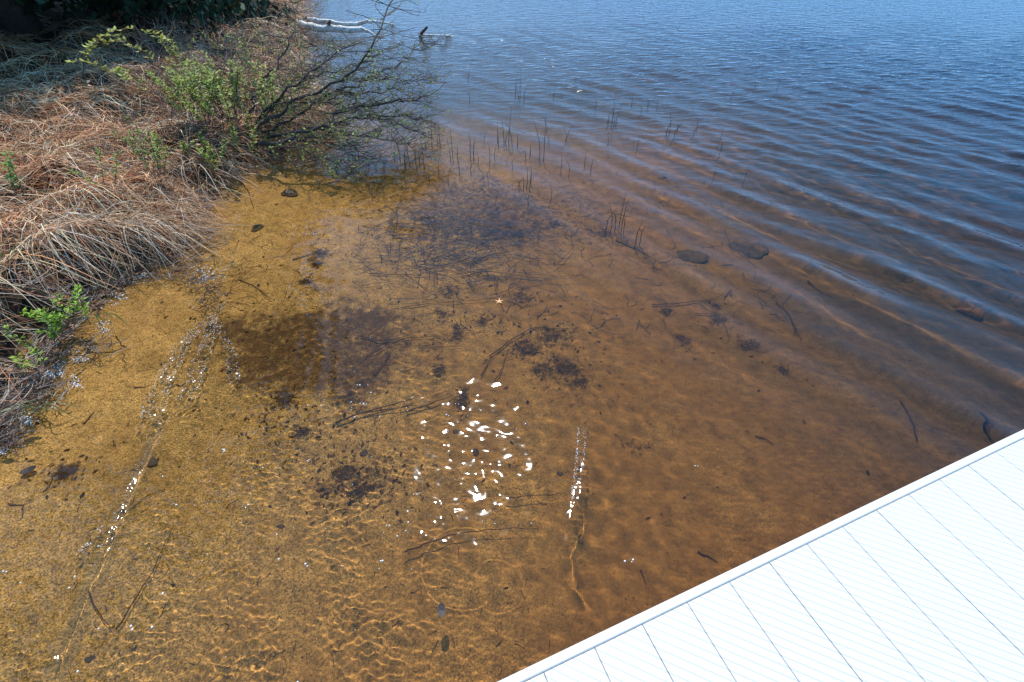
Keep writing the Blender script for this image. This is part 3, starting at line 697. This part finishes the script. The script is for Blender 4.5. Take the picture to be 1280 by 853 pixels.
# a sunken tangle of twigs and stems below the shrub tips (uncountable)
mb = MB()
for i in range(420):
    px = rs.normal() * 60 + 545; py = rs.normal() * 34 + 300 + (px - 545) * -.05
    if not (235 < py < 385) or px < 440: continue
    p = bed_at(px, py, rs.uniform(.01, .05)); rand_twig(mb, p, rs.uniform(.08, .5), rs.normal() * .5 + (0 if rs.rand() < .6 else 1.2), rs.uniform(.0015, .0035), (.055, .032, .02), 5, .25)
for i in range(260):
    px = rs.uniform(240, 420); py = rs.uniform(215, 380)
    p = bed_at(px, py, .008)
    if p[0] < float(shore(p[1])) + .05: continue
    rand_twig(mb, p, rs.uniform(.04, .16), rs.uniform(0, 6.28), rs.uniform(.001, .002), (.06, .03, .015), 4, .4)
for i in range(240):
    px = rs.uniform(560, 1000); py = rs.uniform(215, 420)
    p = bed_at(px, py, .01); rand_twig(mb, p, rs.uniform(.05, .25), rs.uniform(0, 6.28), rs.uniform(.0015, .003), (.05, .03, .02), 4, .4)
for i in range(240):
    px = rs.uniform(20, 700); py = rs.uniform(440, 840)
    p = bed_at(px, py, .004); rand_twig(mb, p, rs.uniform(.01, .05), rs.uniform(0, 6.28), rs.uniform(.0008, .002), (.05, .025, .012), 3, .4)
o = mb.build('sunken_twig_litter', M['litter']); tag(o, 'fine sunken twigs strewn and tangled over the bed', None, None, 'stuff'); wet(o)

mb = MB()
for px0, py0, sx_, sy_, n_ in ((545, 290, 80, 34, 420), (690, 440, 40, 26, 150), (440, 600, 46, 26, 260), (360, 520, 50, 30, 160), (380, 430, 90, 36, 260), (85, 592, 26, 16, 60), (600, 400, 50, 24, 80), (880, 410, 90, 30, 90), (300, 360, 60, 30, 90), (320, 480, 160, 120, 220), (760, 560, 140, 90, 120), (700, 270, 80, 26, 160), (1080, 430, 120, 50, 60)):
    for i in range(int(n_ * (.35 if sx_ > 75 else .8))):
        px = px0 + rs.normal() * sx_; py = py0 + rs.normal() * sy_
        if not (0 < py < 853 and -20 < px < 1300): continue
        p = np.array(bed_at(px, py, .004))
        if p[0] < float(shore(p[1])) + .04: continue
        s_l = rs.uniform(.004, .014) * (1 + .12 * p[1]); a = rs.uniform(0, 6.28); u = np.array([math.cos(a), math.sin(a), rs.normal() * .15]) * s_l; v_ = np.array([-math.sin(a), math.cos(a), rs.normal() * .15]) * s_l * rs.uniform(.25, .6)
        c = np.array([(.14, .07, .026), (.08, .042, .018), (.20, .10, .038), (.05, .028, .014)][rs.randint(4)])
        mb.add([p - u, p - v_, p + u * .3 - v_ * .9, p + u, p + v_ * .8, p - u * .4 + v_], [[0, 1, 2], [0, 2, 3], [0, 3, 4], [0, 4, 5]], c)
M['rot'] = simple('rotting_leaf', (1, 1, 1), .95, .35, 60, vcol=True, spec=.05, bump=0)
o = mb.build('sunken_leaf_litter', M['rot']); tag(o, 'brown rotting leaf scraps lying on the lake bed in drifts', None, None, 'stuff'); wet(o)

# dark waterweed clumps on the bed
def weed(px, py, wpx, hpx, n, lab, grp=None, strand=.05):
    c = np.array(bed_at(px, py)); sx = abs(bed_at(px + wpx, py)[0] - c[0]); sy = abs(bed_at(px, py - hpx)[1] - c[1]); b = MB()
    for i in range(n):
        q = rs.normal(size=2) * .45; x = c[0] + q[0] * sx; y = c[1] + q[1] * sy
        p = np.array([x, y, float(ground(x, y)) + .002]) - c
        for k in range(4): rand_twig(b, p + np.append(rs.normal(size=2) * .006, 0), rs.uniform(.2, .8) * strand, rs.uniform(0, 6.28), .0013, (1, 1, 1), 3, .7, rs.uniform(.0, .35))
    o = b.build('waterweed_clump', M['weed']); o.location = c; tag(o, lab, 'waterweed', grp); wet(o)
G = 'dark waterweed clumps on the sandy bed'
for a_ in ((655, 437, 20, 12, 90, 'dark waterweed clump right of the bent sunken branch'), (690, 420, 26, 12, 90, 'waterweed clump above and right of the bent branch'), (706, 462, 18, 10, 70, 'lower right waterweed clump near the middle'),
           (675, 462, 14, 10, 40, 'faint waterweed below the bent sunken branch'), (572, 418, 9, 14, 45, 'small dark weed tuft left of the middle, below the orange leaf'), (604, 402, 9, 7, 30, 'round weed tuft between the leaf and the bent branch'), (549, 462, 8, 16, 40, 'upright weed tuft above the dark twig bundle'),
           (578, 500, 7, 20, 60, 'feathery upright weed left of the sun glints'), (652, 374, 16, 10, 45, 'weed tuft just right of the orange leaf'), (552, 392, 12, 7, 25, 'weed tuft just left of the orange leaf'), (560, 365, 16, 9, 45, 'dark weed under the tangled twigs'),
           (450, 612, 20, 14, 60, 'dark weed patch left of the sun glints'), (430, 592, 14, 8, 35, 'small weed patch above the one left of the glints'), (356, 500, 15, 10, 60, 'dark weed patch below the dark brown patch'), (380, 540, 12, 8, 35, 'small weed patch under the dark brown patch, further down'),
           (850, 425, 14, 7, 40, 'small ring of weed right of centre'), (933, 434, 12, 7, 50, 'dark weed knot right of centre, lowest of its row'), (897, 402, 12, 7, 40, 'weed ring under the wavy sunken branch'), (895, 383, 8, 5, 25, 'small weed knot by the wavy branch'), (833, 390, 9, 5, 30, 'weed knot at the left tip of the wavy branch'),
           (978, 462, 8, 5, 25, 'faint round weed spot on the open bed at right'), (640, 292, 26, 9, 90, 'blue-black weed mass under the reeds'), (540, 275, 26, 10, 90, 'blue-black weed mass below the shrub tips'), (695, 282, 12, 7, 50, 'round dark weed ball below the reeds'), (750, 292, 22, 7, 60, 'weed strip left of the bent reed clump'),
           (400, 318, 12, 6, 60, 'dark weed knot in the golden shallows'), (396, 330, 8, 5, 40, 'second weed knot in the golden shallows, just below the first'), (383, 353, 8, 4, 40, 'smallest weed knot in the golden shallows'), (85, 590, 14, 9, 80, 'black weed patch on wet sand at left'), (800, 560, 20, 8, 14, 'faint weed right of the glitter streak'), (725, 480, 14, 9, 30, 'weed smear below the middle')):
    weed(*a_[:5], a_[5], G)

# ---------------------------------------------------------------- stones
def stone(px, py, wpx, hpx, zr, lab, mat='stone', surf=False):
    c = np.array(at(px, py, .0) if surf else bed_at(px, py)); c2 = bed_at(px + wpx / 2, py); sx = abs(c2[0] - bed_at(px, py)[0]); sy = abs(bed_at(px, py - hpx / 2)[1] - bed_at(px, py)[1])
    nu, nv = 18, 11; b = MB(); u = np.linspace(0, 2 * math.pi, nu, endpoint=False); v_ = np.linspace(.001, math.pi - .001, nv)
    U, V = np.meshgrid(u, v_); ph = rs.uniform(0, 6, 4); k = 1 + .14 * np.sin(2 * U + ph[0]) * np.sin(V) + .11 * np.sin(3 * U + 2 * V + ph[1]) * np.sin(V) + .06 * np.sin(7 * U + ph[2]) * np.sin(V) + .04 * rs.normal(size=U.shape) * np.sin(V)
    Z = np.stack([np.cos(U) * np.sin(V) * k * sx, np.sin(U) * np.sin(V) * k * sy, np.cos(V) * k * zr], -1).reshape(-1, 3)
    i = np.arange(nu * nv).reshape(nv, nu); j = np.roll(i, -1, 1)
    b.add(Z, np.stack([i[:-1], i[1:], j[1:], j[:-1]], -1).reshape(-1, 4)); o = b.build('stone', M[mat], None, True); o.location = c; tag(o, lab, 'stone'); wet(o)
stone(935, 312, 42, 18, .028, 'smooth dark sunken stone right of centre, larger of the pair')
stone(861, 320, 40, 16, .018, 'low dark sunken stone, left of the pair right of centre')
stone(1214, 385, 26, 20, .05, 'dark round sunken stone at the right under the wave crest')
stone(191, 578, 14, 14, .015, 'small dark pebble beside the golden ripple line')
stone(455, 566, 9, 9, .012, 'small round pebble just left of the sun glints'); 
stone(595, 565, 9, 8, .012, 'small dark pebble in the middle of the sun glints')
stone(322, 285, 15, 9, .03, 'dark wet stone in the inlet by the small sparkles')
stone(362, 242, 22, 10, .04, 'dark mossy stone in the shadow of the leaning shrub')
for (px, py, s, lab) in ((351, 658, 6, 'tiny dark pebble on golden sand below the weed patch'), (167, 812, 5, 'tiny dark pebble near the bottom edge at left'), (112, 824, 8, 'dark chip at the bottom edge left'), (570, 540, 5, 'tiny pebble left of the glints'), (700, 592, 5, 'tiny pebble right of the glints')):
    stone(px, py, s * 1.6, s, .006, lab)

# ---------------------------------------------------------------- floating leaves
def outline_leaf(name, px, py, s, shape, mat, lab, rot, curl=.15, z=.004, thick=.0006):
    c = np.array(at(px, py, z)); n = len(shape); b = MB()
    P = np.array([(x * s, y * s) for x, y in shape]); ca, sa = math.cos(rot), math.sin(rot); P = P @ np.array([[ca, sa], [-sa, ca]])
    r = np.hypot(P[:, 0], P[:, 1]); h = curl * r * r / s
    top = np.column_stack([P, h + thick]); bot = np.column_stack([P, h])
    V = np.vstack([top, bot, [[0, 0, thick], [0, 0, 0]]]); F = []
    for i in range(n): j = (i + 1) % n; F += [[2 * n, i, j], [2 * n + 1, n + j, n + i], [i, n + i, n + j], [i, n + j, j]]
    b.add(V, F); o = b.build(name, M[mat]); o.location = c; tag(o, lab, 'leaf'); return wet(o)
oak = []
for k in range(10):
    a_ = k * math.pi / 5; oak.append((math.cos(a_) * [1, .28][k % 2] * (1 if k != 4 else 1.1), math.sin(a_) * [1, .28][k % 2]))
outline_leaf('oak_leaf', 624, 377, .030, oak, 'oak', 'small orange star-shaped dead leaf afloat above the middle', .3)
oval = [(math.cos(t) * .62, math.sin(t)) for t in np.linspace(0, 2 * math.pi, 14, endpoint=False)]
outline_leaf('dark_leaf', 552, 763, .024, oval, 'darkleaf', 'dark oval wet leaf afloat at the bottom centre', .15)
outline_leaf('fallen_leaf', 36, 588, .030, oval, 'leafg' if 'leafg' in M else 'darkleaf', 'olive narrow leaf on wet sand near the left edge', -1.0)

# ---------------------------------------------------------------- dead reeds standing in the water
def stalk_path(px, py, hpx, bend, kink=False):
    b0 = np.array(at(px, py, 0)); depth = math.sqrt(b0[0] ** 2 + b0[1] ** 2 + EYE ** 2); h = hpx / 604 * depth * 1.15
    q = [b0 + (0, 0, min(float(ground(b0[0], b0[1])), -.02)), b0]; n = 4
    for i in range(1, n + 1): q.append(b0 + np.array([bend * h * (i / n) ** 1.6, 0, h * i / n * (1 if not kink else (1 if i < 3 else .62 if i == 3 else .25))]))
    if kink: q[-1] = q[-1] + np.array([bend * h * .8, 0, 0]); 
    return np.array(q), h
CL = [(775, 276, [(0, 30, .05), (-10, 22, -.3), (3, 26, .1), (-16, 16, .9), (-5, 18, -.7), (6, 12, -.2)], 'dark bent reed clump, the nearest one standing in brown water'),
      (659, 228, [(0, 14, 0), (-10, 8, .9), (4, 10, .1), (-4, 7, -.2)], 'small broken reed clump left of the bent clump'),
      (630, 176, [(0, 20, -.1), (6, 34, .1), (-8, 16, .0), (10, 20, -.3), (2, 24, .6), (17, 9, 0)], 'tall thin reed clump in the middle of the blue ripples'),
      (566, 195, [(0, 30, 0), (6, 14, .1), (-3, 20, -.1), (22, 14, 0), (26, 20, .1)], 'reed clump beside the tips of the leaning shrub'),
      (650, 122, [(0, 26, 0), (-6, 20, .1), (5, 16, .4), (-2, 12, -.3)], 'small reed clump, farthest one right of the shrub'),
      (765, 152, [(0, 26, .0), (5, 18, .3), (-5, 10, .0), (3, 12, -.4)], 'reed clump on the blue ripples right of the tall one'),
      (837, 166, [(0, 18, -.2), (6, 16, .5), (-4, 14, .3)], 'bent reed clump on the blue ripples, rightmost clump'),
      (675, 190, [(0, 34, -.25), (5, 40, .0), (-12, 8, 0)], 'pair of long leaning reeds left of the middle ripples'),
      (796, 292, [(0, 16, .2), (6, 9, .3)], 'two short reeds just below the bent clump'),
      (520, 205, [(0, 22, .1), (-8, 26, -.1), (10, 30, .0), (4, 14, .5), (-14, 16, .2)], 'reed clump among the lowest shrub twigs'),
      (540, 178, [(0, 26, .1), (-8, 18, -.1), (10, 22, .0)], 'reed clump behind the lowest shrub twigs'),
      (500, 200, [(0, 26, -.1), (-7, 18, .2), (6, 14, .1)], 'reed clump left of the other shrub-side clumps')]
for px, py, ss, lab in CL:
    r0 = at(px, py, 0); root = empty('reed_clump', r0, lab, 'reeds')
    for dx, h, bd in ss:
        P, hh = stalk_path(px + dx, py + rs.uniform(-2, 3), h, bd, abs(bd) > .55); b = MB(); b.tube(P - np.array(r0), .0024 + .00024 * r0[1], .0010, 5); b.build('stalk', M['stalk'], root, True)
    wet(root)
SG = [(692, 120, 12), (745, 130, 12), (735, 178, 0), (708, 172, 16), (710, 168, 10), (739, 210, 22), (731, 203, 16), (702, 208, 18), (790, 128, 8), (802, 137, 10), (810, 132, 9), (822, 130, 8), (797, 182, 12), (760, 180, 14), (847, 162, 9), (872, 158, 12), (901, 172, 10), (902, 184, 8), (944, 110, 9), (973, 108, 7), (916, 118, 6), (868, 165, 8), (588, 178, 12), (592, 190, 14), (598, 200, 9), (612, 206, 8), (640, 205, 10), (560, 225, 18), (574, 213, 14), (548, 212, 18), (536, 222, 14), (612, 190, 10), (618, 195, 14), (605, 175, 8), (585, 100, 24), (587, 125, 18), (720, 100, 6), (660, 250, 9), (690, 240, 9), (712, 212, 14), (506, 225, 16), (480, 212, 16), (933, 217, 7), (893, 218, 6), (588, 212, 12)]
for i in range(14):
    SG.append((int(rs.uniform(470, 720)), int(rs.uniform(150, 238)), int(rs.uniform(6, 16))))
for px, py, h in SG:
    if h == 0: continue
    P, hh = stalk_path(px, py, h * .8, rs.normal() * .3, rs.rand() < .25); r0 = P[1]; b = MB(); b.tube(P - r0, .0018 + .00022 * r0[1], .0008, 5)
    o = b.build('reed_stalk', M['stalk'], None, True); o.location = r0
    tag(o, 'single thin dark dead reed stalk standing in the rippled water', 'reed', 'single dead reed stalks in the water'); wet(o)

# ---------------------------------------------------------------- foam, bubbles and white dots for glitter
def ball(b, p, r, fl=.7, c=(1, 1, 1)):
    v = [(0, 0, fl), (1, 0, 0), (.3, .95, 0), (-.8, .59, 0), (-.8, -.59, 0), (.3, -.95, 0), (.55, .4, .55 * fl / .7), (-.55, .4, .5), (-.2, -.6, .5), (0, 0, -.2)]
    f = [(0, 6, 7), (0, 7, 8), (0, 8, 6), (6, 1, 2), (6, 2, 7), (7, 2, 3), (7, 3, 4), (7, 4, 8), (8, 4, 5), (8, 5, 1), (8, 1, 6), (9, 2, 1), (9, 3, 2), (9, 4, 3), (9, 5, 4), (9, 1, 5)]
    b.add(np.array(v) * r + p, f, c)
b = MB()
for px, py, a_, h_, n in ((34, 527, 7, 5, 130), (62, 470, 8, 4, 110), (74, 463, 6, 8, 50), (95, 480, 8, 8, 30), (15, 552, 12, 8, 60), (50, 500, 14, 10, 40), (160, 350, 16, 5, 60), (100, 448, 10, 6, 50), (245, 243, 6, 4, 70), (262, 244, 8, 4, 70), (272, 224, 12, 6, 70), (180, 345, 14, 5, 60), (150, 372, 10, 8, 50), (370, 205, 30, 10, 120), (255, 345, 18, 10, 90), (340, 185, 20, 10, 60), (130, 410, 8, 8, 40), (5, 565, 8, 5, 30)):  # the patches below the shrub stand in for sun glitter on debris
    for i in range(n):
        x, y, _ = at(px + rs.normal() * a_ * .6, py + rs.normal() * h_ * .6, .0); z = max(float(ground(x, y)), 0)
        ball(b, (x, y, z + rs.uniform(0, .012)), rs.uniform(.0015, .0052))
o = b.build('foam_and_glints', M['foam'], None, True); tag(o, 'white foam along the foot of the bank, and white dots standing in for glitter', None, None, 'stuff'); wet(o)
b = MB()
BUB = [(265, 395), (268, 398), (388, 507), (402, 506), (438, 503), (450, 505), (464, 492), (448, 484), (440, 511), (444, 523), (455, 506), (477, 521), (463, 482), (515, 497), (510, 512), (205, 596), (280, 562), (300, 654), (344, 670), (123, 785), (163, 784), (189, 783), (100, 838), (311, 633), (382, 706), (204, 740), (220, 632), (352, 700), (507, 664), (494, 670), (508, 652), (485, 657), (605, 653), (620, 655), (663, 655), (369, 285), (384, 284), (374, 293), (395, 293), (355, 290), (282, 564), (475, 700), (372, 852), (385, 578), (330, 585), (127, 683), (4, 714), (25, 727), (94, 720), (88, 735), (563, 673), (541, 676), (572, 506), (560, 520), (600, 512), (520, 620), (510, 640), (870, 582), (660, 530), (645, 535), (775, 700), (790, 702)]
for px, py in BUB:
    for k in range(rs.randint(1, 3)):
        x, y, _ = at(px + rs.normal() * 2, py + rs.normal() * 1.2, 0); ball(b, (x, y, .001), rs.uniform(.0022, .0048), .8)
for i in range(150):
    px = rs.normal() * 120 + 350; py = rs.normal() * 90 + 570
    x, y, _ = at(px, py, 0)
    if x < float(shore(y)) + .1: continue
    ball(b, (x, y, .0), rs.uniform(.0009, .0022), .7)
for pts, w0, w1, n_ in (([(268, 396), (232, 425), (208, 470), (186, 530)], 5, 15, 420), ([(268, 400), (256, 440), (232, 500)], 4, 14, 260), ([(270, 402), (290, 440), (292, 475)], 3, 9, 120), ([(728, 536), (724, 580), (717, 628)], 6, 4.5, 230), ([(302, 266), (280, 290), (258, 325)], 4, 12, 110), ([(150, 640), (120, 670), (98, 692)], 3, 5, 60), ([(190, 548), (165, 600), (140, 660), (103, 740)], 3, 3, 50), ([(110, 445), (90, 480), (75, 505)], 4, 5, 50)):  # white dots standing in for sun glitter on the choppy tongues
    for i in range(n_):
        t_ = rs.rand() * (len(pts) - 1); k = min(int(t_), len(pts) - 2); f_ = t_ - k; u_ = t_ / (len(pts) - 1); w_ = w0 + (w1 - w0) * u_
        e_ = rs.choice([-1, 1]) * (1 - abs(rs.normal()) * .3) if rs.rand() < .55 else rs.uniform(-1, 1)
        x, y, _ = at(pts[k][0] * (1 - f_) + pts[k + 1][0] * f_ + e_ * w_, pts[k][1] * (1 - f_) + pts[k + 1][1] * f_ + rs.normal() * 2.5, 0)
        ball(b, (x, y, .0005), rs.uniform(.0008, .0026), .9)
o = b.build('bubbles_and_glints', M['foam'], None, True); tag(o, 'small white bubbles and white dots standing in for sun glitter on the shallow water', None, None, 'stuff'); wet(o)

# ---------------------------------------------------------------- conifers behind the bank (shade and reflections)
def conifer(x, y, h, rad, z0, dens, lab, seed, name='pine_tree', lowfac=1.0):
    r = np.random.RandomState(seed); g0 = float(ground(x, y)); root = empty(name, (x, y, g0 - .05), lab, 'tree', 'conifers on the bank')
    b = MB(); b.tube([(r.normal() * .04 * k, r.normal() * .04 * k, h * k / 7) for k in range(8)], .16 + .01 * h, .03, 9); b.build('trunk', M['trunk'], root, True)
    lb = MB(); cr = MB(); nl = int(h * 9)
    for i in range(nl):
        t = (i + r.rand()) / nl; z = z0 + (h - z0) * t; L_ = rad * (1 - t) ** .75 * r.uniform(.65, 1.1) + .2; a = r.uniform(0, 6.28)
        d = np.array([math.cos(a), math.sin(a), 0]); e = np.array([0, 0, 1.]); P = [e * z + d * L_ * s + e * (-.18 * L_ * s * s + .05 * s) for s in (0, .35, .7, 1)]
        lb.tube(P, .022 * (1.2 - t) + .006, .005, 3)
        n = int(dens * L_ * 80)
        s = r.rand(n) ** .7; c = np.array([e * z + d * L_ * q + e * (-.18 * L_ * q * q) for q in s]) + r.normal(size=(n, 3)) * np.array([.16, .16, .10]) * (1 + .1 * L_)
        u = r.normal(size=(n, 3)); u[:, 2] -= .2; u /= np.linalg.norm(u, axis=1)[:, None]; w_ = np.cross(u, r.normal(size=(n, 3))); w_ /= np.linalg.norm(w_, axis=1)[:, None]
        ls = r.uniform(.08, .20, n)[:, None]; V = np.stack([c - w_ * ls * .26, c + w_ * ls * .26, c + u * ls + w_ * ls * .16, c + u * ls - w_ * ls * .16], 1).reshape(-1, 3)
        cr.add(V, np.arange(4 * n).reshape(n, 4), (1, 1, 1))
    q = lb.build('limb', M['trunk'], root); q['kind'] = 'stuff'; q = cr.build('crown', M['needle'], root); q['kind'] = 'stuff'
conifer(-7.0, 8.1, 9.5, 3.2, .30, 1.4, 'dark evergreen with low boughs filling the shaded top left corner', 1)
conifer(-6.5, 9.6, 9.8, 2.7, 1.4, 1.4, 'evergreen whose shade falls on the far bank grass', 11)
conifer(-8.3, 7.5, 9.0, 2.7, 1.2, 1.2, 'unseen evergreen added to deepen the shade of the corner', 12)  # unseen tree added to block skylight from the left
conifer(-9.6, 6.4, 9.0, 2.8, .5, .7, 'dark evergreen just outside the left edge, shading the bank', 2)
conifer(-7.6, 13.2, 9.5, 2.2, 1.6, .7, 'evergreen up the bank beyond the birch logs', 3)
conifer(-5.6, 4.2, 7.5, 1.1, 2.6, .6, 'narrow evergreen beside the left edge of the bank', 4)
conifer(-8.0, 1.8, 9.0, 2.3, .8, .6, 'evergreen on the bank left of the picture', 5)
conifer(-9.5, 19, 9.5, 2.4, 1.0, .5, 'evergreen far along the shore', 6)
conifer(-11, 26, 11, 2.8, 1.0, .45, 'evergreen farthest along the shore', 7)
